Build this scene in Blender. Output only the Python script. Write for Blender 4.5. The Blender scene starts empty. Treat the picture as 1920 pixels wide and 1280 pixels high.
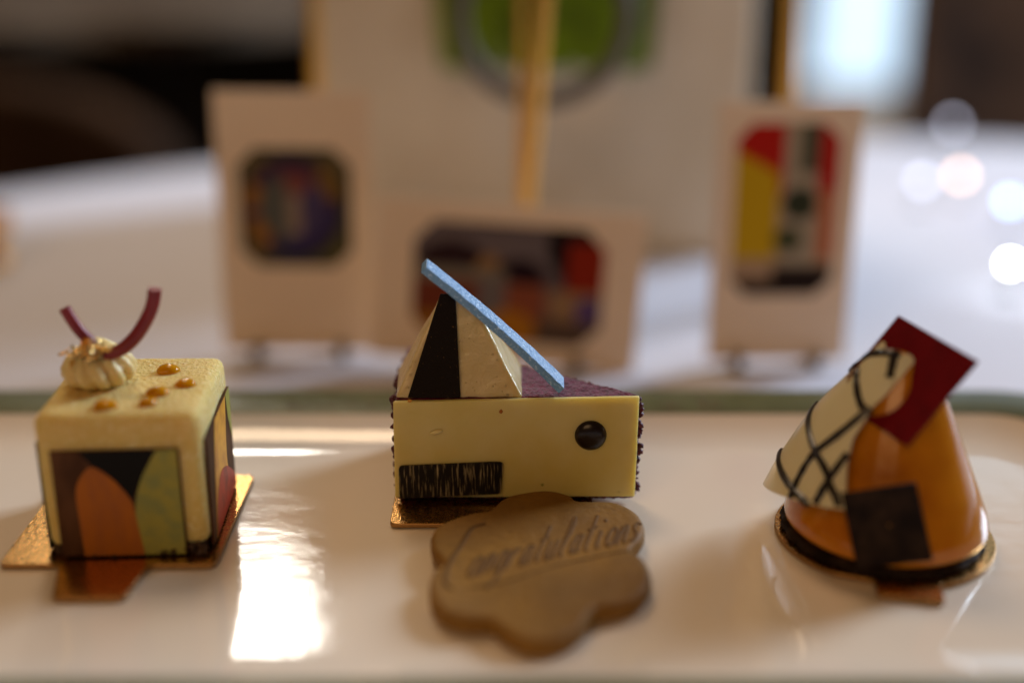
import bpy, bmesh, math, random
from mathutils import Vector, Matrix, noise

random.seed(7)
S = 0.01                                     # the script is written in centimetres
sc = bpy.context.scene
C = sc.collection

# ------------------------------------------------------------------ camera
cam_d = bpy.data.cameras.new('camera')
cam = bpy.data.objects.new('camera', cam_d); C.objects.link(cam)
cam.location = (0, 0, 14.5 * S)
cam.rotation_euler = (math.radians(90 - 19.7), 0, 0)
cam_d.lens = 45; cam_d.sensor_width = 36
cam_d.clip_start = 0.005; cam_d.clip_end = 60
cam_d.dof.use_dof = True
cam_d.dof.focus_distance = 0.308
cam_d.dof.aperture_fstop = 2.3
sc.camera = cam

# ------------------------------------------------------------------ ambient light of the room
w = bpy.data.worlds.new('World'); sc.world = w; w.use_nodes = True
bg = w.node_tree.nodes['Background']
bg.inputs[0].default_value = (1.0, 0.62, 0.36, 1); bg.inputs[1].default_value = 0.045

def area(name, loc, target, sx, sy, power, color, spread=180):
    d = bpy.data.lights.new(name, 'AREA'); d.shape = 'RECTANGLE'
    d.size = sx * S; d.size_y = sy * S; d.energy = power; d.color = color
    d.spread = math.radians(spread)
    o = bpy.data.objects.new(name, d); C.objects.link(o)
    o.location = [v * S for v in loc]
    dr = Vector(target) - Vector(loc)
    o.rotation_euler = dr.to_track_quat('-Z', 'Y').to_euler()
    return o
# tall daylight windows on the right and behind
area('window_light', (180, 155, 105), (0, 35, 0), 70, 110, 64, (0.70, 0.83, 1.0))
# warm room lamps above and behind the photographer
area('room_light', (-60, -130, 130), (0, 40, 4), 120, 90, 8.5, (1.0, 0.60, 0.29))
# warm ceiling lamp beyond the table
area('ceiling_light', (-35, 115, 165), (0, 32, 0), 55, 55, 8.5, (1.0, 0.72, 0.46))
# bright lamp panels far behind the table on the left, mirrored in the glaze
area('lamp_panel', (-37, 165, 88), (-5, 25, 0), 11, 15, 2.3, (1.0, 0.93, 0.82))
area('lamp_panel_narrow', (-52, 165, 88), (-5, 25, 0), 5, 15, .55, (1.0, 0.93, 0.82))

sc.view_settings.view_transform = 'Standard'
sc.view_settings.look = 'None'
sc.view_settings.exposure = 0.0
sc.view_settings.gamma = 1.0
sc.render.engine = 'CYCLES'
sc.cycles.use_denoising = True
sc.cycles.denoiser = 'OPENIMAGEDENOISE'
sc.cycles.sample_clamp_indirect = 6
sc.cycles.caustics_refractive = False
sc.cycles.caustics_reflective = False
sc.cycles.max_bounces = 8

# ------------------------------------------------------------------ materials
MATS = {}
def mat(name, color, rough=0.5, metal=0.0, spec=0.5, coat=0.0, coat_rough=0.05, sss=0.0, sss_col=(1, .6, .3), sss_scale=.004,
        bump=None, var=None, trans=0.0, emit=None, ior=1.5, sheen=0.0, aniso=None, rvar=None, attr=None):
    """bump=[(scale per cm, strength, depth in cm), ...]; var=(scale, colour2, lo, hi)"""
    m = bpy.data.materials.new(name); m.use_nodes = True
    nt = m.node_tree; b = nt.nodes['Principled BSDF']
    N, L = nt.nodes.new, nt.links.new
    b.inputs['Base Color'].default_value = (*color, 1)
    b.inputs['Roughness'].default_value = rough
    b.inputs['Metallic'].default_value = metal
    b.inputs['Specular IOR Level'].default_value = spec
    b.inputs['Coat Weight'].default_value = coat
    b.inputs['Coat Roughness'].default_value = coat_rough
    b.inputs['IOR'].default_value = ior
    b.inputs['Transmission Weight'].default_value = trans
    b.inputs['Sheen Weight'].default_value = sheen
    if sss:
        b.inputs['Subsurface Weight'].default_value = sss
        b.inputs['Subsurface Radius'].default_value = sss_col
        b.inputs['Subsurface Scale'].default_value = sss_scale
    if emit:
        b.inputs['Emission Color'].default_value = (*emit[0], 1)
        b.inputs['Emission Strength'].default_value = emit[1]
    tc = N('ShaderNodeTexCoord')
    mp = N('ShaderNodeMapping'); mp.inputs['Scale'].default_value = (100, 100, 100)
    L(tc.outputs['Object'], mp.inputs['Vector'])
    def noise_node(scale, detail=4, stretch=None):
        n = N('ShaderNodeTexNoise'); n.inputs['Scale'].default_value = scale
        n.inputs['Detail'].default_value = detail
        if stretch:
            m2 = N('ShaderNodeMapping'); m2.inputs['Scale'].default_value = stretch
            L(mp.outputs[0], m2.inputs['Vector']); L(m2.outputs[0], n.inputs['Vector'])
        else:
            L(mp.outputs[0], n.inputs['Vector'])
        return n
    src = None
    if attr:
        a = N('ShaderNodeAttribute'); a.attribute_name = attr
        src = a.outputs['Color']
        L(src, b.inputs['Base Color'])
    for v in ([var] if var and not isinstance(var, list) else (var or [])):
        n = noise_node(v[0], 5, v[4] if len(v) > 4 else None)
        r = N('ShaderNodeMapRange'); r.inputs['From Min'].default_value = v[2]; r.inputs['From Max'].default_value = v[3]
        L(n.outputs['Fac'], r.inputs['Value'])
        mx = N('ShaderNodeMix'); mx.data_type = 'RGBA'
        L(r.outputs[0], mx.inputs['Factor'])
        if src is None: mx.inputs['A'].default_value = (*color, 1)
        else: L(src, mx.inputs['A'])
        mx.inputs['B'].default_value = (*v[1], 1)
        src = mx.outputs['Result']; L(src, b.inputs['Base Color'])
    if rvar:
        n = noise_node(rvar[0]); r = N('ShaderNodeMapRange')
        r.inputs['From Min'].default_value = .35; r.inputs['From Max'].default_value = .65
        r.inputs['To Min'].default_value = rvar[1]; r.inputs['To Max'].default_value = rvar[2]
        L(n.outputs['Fac'], r.inputs['Value']); L(r.outputs[0], b.inputs['Roughness'])
    prev = None
    for bp in (bump or []):
        n = noise_node(bp[0], bp[4] if len(bp) > 4 else 3, bp[3] if len(bp) > 3 else None)
        bn = N('ShaderNodeBump'); bn.inputs['Strength'].default_value = bp[1]; bn.inputs['Distance'].default_value = bp[2] * S
        L(n.outputs['Fac'], bn.inputs['Height'])
        if prev: L(prev.outputs[0], bn.inputs['Normal'])
        prev = bn
    if prev:
        L(prev.outputs[0], b.inputs['Normal'])
        if coat: L(prev.outputs[0], b.inputs['Coat Normal'])
    MATS[name] = m
    return m

mat('porcelain', (.84, .72, .58), .09, spec=.55, coat=.35, coat_rough=.03,
    bump=[(.30, .5, .035), (1.3, .6, .009), (40, .05, .002)])
mat('green_glaze', (.10, .10, .04), .35, spec=.3, var=[(1.2, (.13, .13, .055), .35, .7)])
mat('rim_print', (.07, .05, .03), .2, coat=.4, var=[(6, (.20, .15, .08), .4, .6)])
mat('linen', (.78, .79, .90), .85, sheen=.3, bump=[(12, .3, .02), (.12, .4, .12)], var=[(.05, (.73, .73, .83), .35, .7)])
mat('shaded_cloth', (.30, .22, .15), .9, var=[(.03, (.16, .11, .07), .4, .65)])  # pale cloth in shade, with the dimness put into this brown
mat('dark_cloth', (.02, .015, .012), .9, bump=[(10, .3, .02)])
mat('floor_carpet', (.004, .003, .0025), .95, spec=.1, var=[(.05, (.010, .007, .004), .45, .7)], bump=[(2, .4, .2)])
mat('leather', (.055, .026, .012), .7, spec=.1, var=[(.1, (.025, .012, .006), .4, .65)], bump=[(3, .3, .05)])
mat('tan_leather', (.20, .115, .065), .55, var=[(.08, (.05, .03, .02), .45, .6)], bump=[(3, .3, .05)])
mat('dark_wood', (.025, .014, .008), .4, var=[(.4, (.05, .028, .014), .4, .65, (6, 1, 1))])
mat('velvet_ivory', (.78, .58, .21), .82, spec=.2, sss=.5, sss_scale=.007, sss_col=(1, .65, .3),
    var=[(.8, (.72, .51, .16), .4, .7), (9, (.86, .70, .36), .52, .72)], bump=[(9, .9, .09), (30, .6, .03), (.7, .3, .08)])
mat('cream', (.80, .63, .28), .38, spec=.5, sss=.35, bump=[(8, .12, .02)])
mat('white_choc', (.78, .60, .25), .42, spec=.35, sss=.7, sss_col=(1, .75, .45), sss_scale=.005, var=[(.7, (.72, .53, .15), .35, .7), (25, (.64, .46, .12), .66, .72)],
    bump=[(.9, .25, .04), (22, .10, .02)])
mat('white_choc_gloss', (.76, .66, .41), .32, spec=.5, coat=.3, sss=.25, bump=[(1.2, .2, .03)])
mat('pyramid_glaze', (.68, .53, .27), .26, spec=.5, coat=.35, coat_rough=.15, sss=.3,
    bump=[(2.2, .5, .05), (16, .25, .03)], var=[(1.1, (.60, .45, .18), .45, .75)])
mat('dew', (.60, .46, .22), .08, spec=.5)
mat('black_velvet', (.012, .008, .006), .7, spec=.1, bump=[(30, .6, .03)], var=[(22, (.30, .15, .04), .68, .74)])
mat('burgundy_velvet', (.17, .022, .055), .85, spec=.2, sheen=.25, var=[(7, (.08, .008, .022), .42, .62)],
    bump=[(12, .8, .06), (34, .6, .03)])
mat('burgundy_crumb', (.11, .012, .03), .45, spec=.4, var=[(6, (.05, .006, .014), .4, .65)], bump=[(14, .6, .05)])
mat('blue_choc', (.15, .36, .68), .30, spec=.7, coat=.3, coat_rough=.2, bump=[(13, .9, .05), (40, .8, .02)],
    var=[(15, (.42, .64, .90), .54, .66)])
mat('burgundy_choc', (.26, .022, .026), .38, spec=.45, bump=[(5, .1, .02)], var=[(1.5, (.18, .012, .018), .4, .7)])
mat('red_velvet_sheet', (.155, .0012, .005), .75, spec=.12, bump=[(30, .5, .02), (1, .2, .04)], var=[(2, (.11, .0008, .004), .4, .7)])
mat('dark_choc', (.009, .004, .003), .65, spec=.12, bump=[(6, .25, .03, (1, 1, 6)), (26, .2, .02)], var=[(2, (.035, .018, .010), .4, .7)])
mat('dark_bead', (.012, .006, .005), .28, spec=.35, coat=.1, bump=[(18, .12, .02)])
mat('brush_dark', (.008, .006, .005), .6, spec=.2, var=[(3.0, (.46, .36, .20), .53, .74, (8, 1, .6))], bump=[(6, .3, .02, (3, 1, .3))])
mat('orange_glaze', (.60, .215, .006), .16, spec=.35, coat=.4, coat_rough=.04, sss=.35, sss_col=(1, .4, .08),
    var=[(.9, (.50, .16, .004), .4, .7)], bump=[(.9, .25, .05), (4, .06, .02)])
mat('gold_card', (.78, .42, .13), .26, metal=1, rvar=(12, .20, .32), bump=[(26, .35, .015, (1, .12, 1))])
mat('gold_edge', (.40, .22, .08), .45, metal=.8, bump=[(9, .3, .02)])
mat('gold_leaf', (1.0, .70, .28), .16, metal=1, bump=[(9, .9, .08)])
mat('brass', (.92, .50, .10), .32, metal=1, bump=[(2, .2, .03)])
mat('dark_brass', (.16, .10, .045), .4, metal=.6, bump=[(4, .2, .03)])
mat('amber_gel', (.85, .36, .004), .10, spec=.4, trans=.35, ior=1.38)
mat('sponge', (.085, .040, .016), .9, bump=[(9, .8, .08)], var=[(7, (.03, .014, .006), .4, .65)])
mat('cookie', (.27, .128, .015), .62, spec=.3, var=[(.5, (.17, .078, .009), .4, .7), (7, (.19, .088, .011), .5, .7)],
    bump=[(1.0, .6, .10), (5, .5, .05), (28, .3, .02)])
mat('cookie_groove_shade', (.125, .056, .008), .75, spec=.2, bump=[(9, .4, .03)])  # darker brown stands for the shade inside the pressed strokes
mat('print_brown', (.060, .022, .008), .55, spec=.15, var=[(3, (.12, .05, .02), .4, .7, (1, 1, .3))])
mat('print_black', (.006, .005, .005), .55, spec=.12)
mat('print_orange', (.42, .125, .012), .5, spec=.2, var=[(3, (.33, .10, .022), .4, .7, (1, 1, .4))])
mat('print_green', (.34, .30, .06), .5, spec=.2, var=[(3, (.24, .25, .075), .4, .65)])
mat('print_amber', (.72, .34, .03), .4, var=[(3, (.52, .20, .02), .4, .7)])
mat('print_red', (.44, .026, .014), .4, var=[(3, (.20, .012, .012), .4, .7)])
mat('card_paper', (.84, .65, .46), .85, bump=[(10, .15, .02)], var=[(.3, (.80, .61, .43), .4, .7)])
mat('card_print', (.5, .5, .5), .7, spec=.1, attr='print')
mat('cream_stone', (.86, .74, .56), .55, var=[(.10, (.70, .58, .41), .42, .62), (.35, (.78, .66, .49), .5, .65)], bump=[(3, .2, .03)])
mat('leaf', (.19, .30, .006), .45, spec=.2, var=[(.8, (.10, .15, .005), .4, .65)])
mat('smoky_glass', (.74, .73, .70), .04, trans=1.0, ior=1.4)
mat('clear_glass', (.96, .97, .98), .03, trans=1.0, ior=1.45)
mat('window_pane', (.6, .8, 1), .3, emit=((.56, .74, .90), 1.15))
mat('window_frame', (.5, .48, .46), .5)
mat('lamp_glow', (1, .6, .2), .5, emit=((1, .42, .08), 5))
mat('glint_white', (1, 1, 1), .3, emit=((.86, .95, 1.0), 48))  # glow of the added balls that stand in for glints on glass
mat('glint_blue', (1, 1, 1), .3, emit=((.30, .50, 1.0), 11))
mat('glint_warm', (1, 1, 1), .3, emit=((1.0, .60, .40), 9))
mat('glint_dim', (1, 1, 1), .3, emit=((.62, .66, .86), 4.5))
mat('grey_metal', (.14, .12, .10), .5, metal=.3, bump=[(4, .2, .03)])
mat('wire', (.3, .28, .25), .3, metal=1)

# ------------------------------------------------------------------ mesh helpers (coordinates in cm)
class MB:
    def __init__(s): s.v = []; s.f = []
    def add(s, vs, fs):
        o = len(s.v); s.v += [tuple(v) for v in vs]; s.f += [tuple(i + o for i in f) for f in fs]; return s
    def box(s, x0, x1, y0, y1, z0, z1):
        return s.add([(x0,y0,z0),(x1,y0,z0),(x1,y1,z0),(x0,y1,z0),(x0,y0,z1),(x1,y0,z1),(x1,y1,z1),(x0,y1,z1)],
                     [(0,3,2,1),(4,5,6,7),(0,1,5,4),(1,2,6,5),(2,3,7,6),(3,0,4,7)])
    def prism(s, pts, a, b):
        """pts: list of 3D points on one side, swept by vector b-a given as offset"""
        n = len(pts); off = Vector(b) - Vector(a)
        v = [Vector(p) for p in pts] + [Vector(p) + off for p in pts]
        f = [tuple(range(n))[::-1], tuple(range(n, 2*n))] + [(i, (i+1) % n, n + (i+1) % n, n + i) for i in range(n)]
        return s.add(v, f)
    def lathe(s, prof, n=32, c=(0, 0), rfun=None, caps=True):
        o = []
        for r, z in prof:
            for k in range(n):
                a = 2*math.pi*k/n
                rr = r * (rfun(a, z) if rfun else 1)
                o.append((c[0] + rr*math.cos(a), c[1] + rr*math.sin(a), z))
        f = []
        for j in range(len(prof)-1):
            for k in range(n):
                k2 = (k+1) % n
                f.append((j*n+k, j*n+k2, (j+1)*n+k2, (j+1)*n+k))
        if caps:
            f.append(tuple(range(n))[::-1]); m = (len(prof)-1)*n; f.append(tuple(range(m, m+n)))
        return s.add(o, f)
    def tube(s, pts, rad, n=10, caps=True, flat=1.0):
        pts = [Vector(p) for p in pts]; o = []
        rads = rad if isinstance(rad, (list, tuple)) else [rad]*len(pts)
        up = Vector((.13, -.31, .94))
        for i, p in enumerate(pts):
            t = (pts[min(i+1, len(pts)-1)] - pts[max(i-1, 0)]).normalized()
            u = t.cross(up).normalized(); vv = u.cross(t)
            for k in range(n):
                a = 2*math.pi*k/n
                o.append(p + rads[i]*(math.cos(a)*u + flat*math.sin(a)*vv))
        f = [(j*n+k, j*n+(k+1) % n, (j+1)*n+(k+1) % n, (j+1)*n+k) for j in range(len(pts)-1) for k in range(n)]
        if caps:
            f.append(tuple(range(n))[::-1]); m = (len(pts)-1)*n; f.append(tuple(range(m, m+n)))
        return s.add(o, f)
    def blob(s, c, r, sub=1, jit=.25, sq=(1, 1, 1)):
        bm = bmesh.new(); bmesh.ops.create_icosphere(bm, subdivisions=sub, radius=1)
        vs = []
        for v in bm.verts:
            d = 1 + jit*noise.noise(v.co*1.4 + Vector(c)*3.1)
            vs.append((c[0]+v.co.x*r*d*sq[0], c[1]+v.co.y*r*d*sq[1], c[2]+v.co.z*r*d*sq[2]))
        fs = [tuple(v.index for v in f.verts) for f in bm.faces]; bm.free()
        return s.add(vs, fs)
    def build(s, name, m, parent=None, smooth=False, bevel=0, seg=3, sub=0, label=None, kind=None, angle=40):
        org = Vector(parent['_o']) if parent is not None and '_o' in parent else Vector((0, 0, 0))
        me = bpy.data.meshes.new(name)
        me.from_pydata([(Vector(v) - org)*S for v in s.v], [], s.f)
        bm = bmesh.new(); bm.from_mesh(me); bmesh.ops.recalc_face_normals(bm, faces=bm.faces); bm.to_mesh(me); bm.free()
        me.materials.append(MATS[m])
        o = bpy.data.objects.new(name, me); C.objects.link(o)
        if parent is not None: o.parent = parent
        if bevel:
            b = o.modifiers.new('bevel', 'BEVEL'); b.width = bevel*S; b.segments = seg; b.limit_method = 'ANGLE'; b.angle_limit = math.radians(35)
            smooth = True
        if sub:
            b = o.modifiers.new('subdiv', 'SUBSURF'); b.levels = sub; b.render_levels = sub
        if smooth:
            me.polygons.foreach_set('use_smooth', [True]*len(me.polygons))
            if not sub:
                try: me.set_sharp_from_angle(angle=math.radians(angle))
                except Exception: pass
        if label: o['label'] = label
        if kind: o['kind'] = kind
        return o

def thing(name, label, cat, loc, group=None):
    o = bpy.data.objects.new(name, None); C.objects.link(o)
    o.location = Vector(loc)*S; o.empty_display_size = .005
    o['_o'] = list(loc); o['label'] = label; o['category'] = cat
    if group: o['group'] = group
    return o
class Sub(dict): pass
def child_of(part, root):
    """origin bookkeeping so that sub-parts of a part share the thing's origin"""
    part['_o'] = list(root['_o']); return part
def tag(o, label, cat, group=None):
    o['label'] = label; o['category'] = cat
    if group: o['group'] = group
    return o
def lerp(a, b, t): return a + (b-a)*t
def interp(x, xs, ys):
    if x <= xs[0]: return ys[0]
    for i in range(len(xs)-1):
        if x <= xs[i+1]: return lerp(ys[i], ys[i+1], (x-xs[i])/(xs[i+1]-xs[i]))
    return ys[-1]
def smooth_path(p, n=8, closed=False):
    p = [Vector(q) for q in p]; out = []; m = len(p)
    rng = range(m if closed else m-1)
    for i in rng:
        if closed: a, b, c, d = p[(i-1) % m], p[i], p[(i+1) % m], p[(i+2) % m]
        else: a, b, c, d = p[max(i-1, 0)], p[i], p[i+1], p[min(i+2, m-1)]
        for k in range(n):
            t = k/n
            out.append(.5*((2*b) + (c-a)*t + (2*a-5*b+4*c-d)*t*t + (3*b-a-3*c+d)*t**3))
    if not closed: out.append(p[-1])
    return out
def round_poly(pts, r, n=4):
    out = []; m = len(pts)
    for i in range(m):
        p = Vector(pts[i]); a = (Vector(pts[i-1]) - p); b = (Vector(pts[(i+1) % m]) - p)
        rr = min(r, a.length*.45, b.length*.45)
        A = p + a.normalized()*rr; B = p + b.normalized()*rr
        for k in range(n+1):
            t = k/n; out.append((1-t)**2*A + 2*t*(1-t)*p + t*t*B)
    return out

TZ = -1.6      # table top

# ------------------------------------------------------------------ the setting: floor, tables
fl = MB().add([(-900,-300,-76),(900,-300,-76),(900,1500,-76),(-900,1500,-76)], [(0,1,2,3)]).build('floor', 'floor_carpet'); fl['kind'] = 'structure'

def round_table(name, cx, cy, R, z, label, cloth, drop, seedv, skirt):
    t = thing(name, label, 'table', (cx, cy, -76))
    prof = [(R*.02, z), (R*.3, z), (R*.6, z), (R*.85, z), (R*.97, z), (R*.995, z-.3), (R*1.0, z-1.2), (R*1.005, z-4), (R*1.02, z-drop*.6), (R*1.03, z-drop)]
    n = 120
    vs, fs = [], []
    for j, (r, zz) in enumerate(prof):
        for k in range(n):
            a = 2*math.pi*k/n; rr = r
            if j > 6: rr = r*(1 + .02*(j-6)*math.sin(a*17+seedv) * .8)
            vs.append((cx+rr*math.cos(a), cy+rr*math.sin(a), zz))
    for j in range(len(prof)-1):
        for k in range(n): fs.append((j*n+k, j*n+(k+1) % n, (j+1)*n+(k+1) % n, (j+1)*n+k))
    fs.append(tuple(range(n)))
    MB().add(vs, fs).build('tablecloth', cloth, t, smooth=True)
    MB().lathe([(R*.96, z-3), (R*.96, z-.5)], 64, (cx, cy)).build('table_top', 'dark_wood', t)
    MB().lathe([(24, -76), (24, -73), (6, -71), (5, -10), (9, z-3)], 32, (cx, cy)).build('pedestal', 'dark_wood', t, smooth=True)
    return t
round_table('round_table', 17, 15, 72, TZ, 'round dining table under a white cloth, carrying the plate of cakes', 'linen', 26, 1, True)
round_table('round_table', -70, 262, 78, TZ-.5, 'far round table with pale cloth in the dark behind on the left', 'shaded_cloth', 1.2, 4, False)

# ------------------------------------------------------------------ serving plate
plate = thing('serving_plate', 'long rectangular glossy white porcelain plate with green rim, holding the three cakes', 'plate', (-.6, 27, TZ))
FX0, FX1, FY0, FY1 = -14.6, 13.2, 22.1, 31.3
def rrect(d, z, r0=.9, n=8):
    x0, x1, y0, y1 = FX0-d, FX1+d, FY0-d, FY1+d
    r = r0 + max(d, -.6)*.55; out = []
    for cx, cy, a0 in ((x1-r, y1-r, 0), (x0+r, y1-r, 90), (x0+r, y0+r, 180), (x1-r, y0+r, 270)):
        for k in range(n+1):
            a = math.radians(a0 + 90*k/n); out.append((cx + r*math.cos(a), cy + r*math.sin(a), z))
    # long straight runs get extra points for an even surface
    return out
def loft(prof, cap0=False, cap1=False):
    mb = MB(); rings = [rrect(d, z) for d, z in prof]; n = len(rings[0])
    vs = [p for r in rings for p in r]
    fs = [(j*n+k, j*n+(k+1) % n, (j+1)*n+(k+1) % n, (j+1)*n+k) for j in range(len(rings)-1) for k in range(n)]
    if cap0: fs.append(tuple(range(n)))
    if cap1: m = (len(rings)-1)*n; fs.append(tuple(range(m, m+n)))
    return mb.add(vs, fs)
body_prof = [(0, 0), (.3, .012), (.6, .05), (.9, .12), (1.2, .23), (1.5, .38), (1.72, .52)]
under = [(1.74, .28), (1.3, .0), (.7, -.35), (.3, -.7), (-.4, -.9), (-.5, TZ+.02), (-.9, TZ+.02), (-1.0, -.9)]
loft(body_prof + under, True, True).build('dish', 'porcelain', plate, smooth=True, angle=60)
rim = loft([(1.725, .53), (1.95, .60), (2.3, .64), (3.1, .68), (3.2, .64), (3.18, .54), (2.4, .42), (1.76, .29)]).build('rim', 'green_glaze', plate, smooth=True, angle=60, label='sage green glazed rim')
child_of(rim, plate)
for k, (x0, x1) in enumerate(((-6.4, -3.4), (4.3, 6.0))):          # printed sprigs on the far rim
    mb = MB()
    for i in range(15):
        cx = random.uniform(x0, x1); cy = FY1 + random.uniform(1.98, 2.55); a = random.uniform(0, 3.14)
        lx, ly = .26*math.cos(a), .14*math.sin(a)
        zz = .60 + .05*(cy-FY1-1.95)/.7 + .012 + i*.0006
        mb.add([(cx-lx, cy-ly, zz), (cx+ly*.5, cy-lx*.3, zz), (cx+lx, cy+ly, zz), (cx-ly*.5, cy+lx*.3, zz)], [(0, 1, 2, 3)])
    mb.build('printed_sprig', 'rim_print', rim)

# ------------------------------------------------------------------ gold cake boards
def board(label, poly, cen, z0=.02, th=.11, r=.18, group='gold cake boards under the cakes'):
    t = thing('cake_board', label, 'cake board', (cen[0], cen[1], z0), group)
    pts = round_poly([(x, y, z0) for x, y in poly], r)
    MB().prism(pts, (0, 0, 0), (0, 0, th)).build('card_core', 'gold_edge', t, bevel=.02, seg=2)
    c = Vector((cen[0], cen[1], 0))
    top = [Vector((c.x + (p.x-c.x)*.992, c.y + (p.y-c.y)*.992, z0+th+.003)) for p in pts]
    MB().prism(top, (0, 0, 0), (0, 0, .006)).build('foil', 'gold_card', t)
    return t
BT = .145
board('square gold foil cake board with a pull tab under the ivory cube cake',
      [(-11.52, 25.32), (-10.15, 25.32), (-9.85, 23.9), (-8.28, 23.9), (-8.15, 25.32), (-6.64, 25.32), (-6.64, 29.9), (-11.52, 29.9)], (-9.08, 27.5))
board('gold foil cake board under the burgundy cake slice',
      [(-2.92, 27.25), (1.5, 27.25), (2.0, 28.2), (2.0, 29.4), (-2.2, 32.3), (-2.92, 32.3)], (-.8, 29))
ring = [(8.75 + 2.52*math.cos(a), 26.9 + 2.52*math.sin(a)) for a in [math.radians(d) for d in range(-70, 236, 6)]]
ring += [(7.95, 24.62), (7.85, 24.05), (9.22, 23.75), (9.35, 24.5)]
board('round gold foil cake board with a pull tab under the orange cone cake', ring, (8.75, 26.9), r=.1)

# ------------------------------------------------------------------ ivory cube cake
cube = thing('cube_cake', 'ivory velvet cube cake with painted side panels, cream rosette and burgundy curls', 'cake', (-8.65, 27.1, BT))
CX0, CX1, CY0, CY1, CZ1 = -10.54, -6.94, 25.72, 29.45, 3.58
n = 22
bm = bmesh.new(); bmesh.ops.create_cube(bm, size=1)
bmesh.ops.bevel(bm, geom=bm.edges[:], offset=.075, segments=4, affect='EDGES', profile=.5)
bmesh.ops.subdivide_edges(bm, edges=bm.edges[:], cuts=5, use_grid_fill=True)
mb = MB(); vs = []
for v in bm.verts:
    z = v.co.z + .5; tp = 1 + .012*(z-.5)
    p = Vector((lerp(CX0, CX1, .5 + v.co.x*tp), lerp(CY0, CY1, .5 + v.co.y*tp), lerp(BT+.18, CZ1, z)))
    q = p + v.normal*.03*noise.noise(p*1.1) + v.normal*.012*noise.noise(p*6)
    vs.append(q)
mb.add(vs, [tuple(v.index for v in f.verts) for f in bm.faces]); bm.free()
mb.build('mousse', 'velvet_ivory', cube, smooth=True, angle=70)
sp = MB().box(CX0+.1, CX1-.1, CY0+.1, CY1-.1, BT+.002, BT+.25).build('sponge_base', 'sponge', cube, bevel=.06)
mb = MB()
for i in range(34):
    x = random.uniform(-8.0, -7.0) if i < 22 else random.uniform(-10.2, -7); y = CY0 + random.uniform(-.12, .06)
    mb.blob((x, y, BT + random.uniform(.05, .26 if i < 22 else .12)), random.uniform(.035, .085), 1, .5)
mb.build('crumbs', 'sponge', cube, kind='stuff')

def side_panel(name, face, lo, hi, z0, z1, patches, base, label):
    """face: function (u, z, proud) -> point; u along the face"""
    m = MB()
    c = [face(lo, z0, -.03), face(hi, z0, -.03), face(hi, z1, -.03), face(lo, z1, -.03)]
    d = Vector(face(lo, z0, .035)) - Vector(face(lo, z0, -.03))
    o = m.prism(c, (0, 0, 0), d).build(name, base, cube, bevel=.012, seg=2, label=label)
    child_of(o, cube)
    for pname, pm, pts, pr in patches:
        a = [face(lerp(lo, hi, u), lerp(z0, z1, v), .036) for u, v in pts]
        dd = Vector(face(lo, z0, .036+pr)) - Vector(face(lo, z0, .036))
        MB().prism(a, (0, 0, 0), dd).build(pname, pm, o)
    return o
def arc(pts, n=6): return [(p.x, p.y) for p in smooth_path([(a, b, 0) for a, b in pts], n)]
orange_shape = arc([(.18, .0), (.17, .35), (.17, .62), (.22, .76), (.31, .85), (.42, .78), (.52, .66), (.60, .5), (.63, .25), (.66, .0)])
green_shape = arc([(.66, .0), (.62, .3), (.63, .52), (.69, .73), (.79, .93), (.83, .998)]) + [(.985, .998), (.985, .0)]
black_shape = [(.22, .998), (.82, .998), (.74, .84), (.66, .66), (.605, .53), (.5, .69), (.40, .80), (.31, .87)]
side_panel('painted_panel', lambda u, z, d: (u, CY0-.04-d, z), -10.22, -7.42, .20, 2.78,
           [('orange_patch', 'print_orange', orange_shape, .012), ('green_patch', 'print_green', green_shape, .008), ('black_patch', 'print_black', black_shape, .005)],
           'print_brown', 'dark brown front panel painted with orange, green and black shapes')
amber_shape = arc([(.10, .0), (.16, .3), (.22, .6), (.30, .9)]) + [(.34, .998), (.80, .998)] + arc([(.80, .98), (.72, .62), (.70, .40), (.78, .2), (.9, .0)])
red_shape = arc([(.12, .0), (.20, .28), (.40, .45), (.62, .40), (.80, .28), (.985, .12)]) + [(.985, .0)]
gl_shape = [(.82, .998), (.985, .998), (.985, .5)] + arc([(.95, .55), (.86, .75)])
side_panel('painted_panel', lambda u, z, d: (CX1+.04+d, u, z), 26.0, 29.2, .20, 2.85,
           [('amber_patch', 'print_amber', amber_shape, .006), ('red_patch', 'print_red', red_shape, .012), ('green_patch', 'print_green', gl_shape, .009)],
           'print_brown', 'side panel painted amber, red and pale green')
side_panel('painted_panel', lambda u, z, d: (CX0-.04-d, u, z), 26.0, 28.9, .20, 2.85,
           [('red_patch', 'print_red', red_shape, .01)], 'print_black', 'dark side panel seen edge on')

# piped cream rosette
RX, RY = -9.52, 27.72
mb = MB()
prof = [(.55, 3.58), (.74, 3.66), (.84, 3.82), (.84, 3.98), (.74, 4.16), (.58, 4.32), (.40, 4.46), (.22, 4.58), (.06, 4.66)]
vs, fs = [], []; nn = 96
for j, (r, z) in enumerate(prof):
    for k in range(nn):
        a = 2*math.pi*k/nn; tw = a + .5*(z-3.6)
        fl_ = abs(math.cos(5.5*tw)); rr = r*(.70 + .32*fl_**.6)
        vs.append((RX + rr*math.cos(a), RY + rr*math.sin(a), z + .03*fl_))
for j in range(len(prof)-1):
    for k in range(nn): fs.append((j*nn+k, j*nn+(k+1) % nn, (j+1)*nn+(k+1) % nn, (j+1)*nn+k))
fs.append(tuple(range((len(prof)-1)*nn, len(prof)*nn)))
mb.add(vs, fs).build('cream_rosette', 'cream', cube, smooth=True, angle=180)
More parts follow.
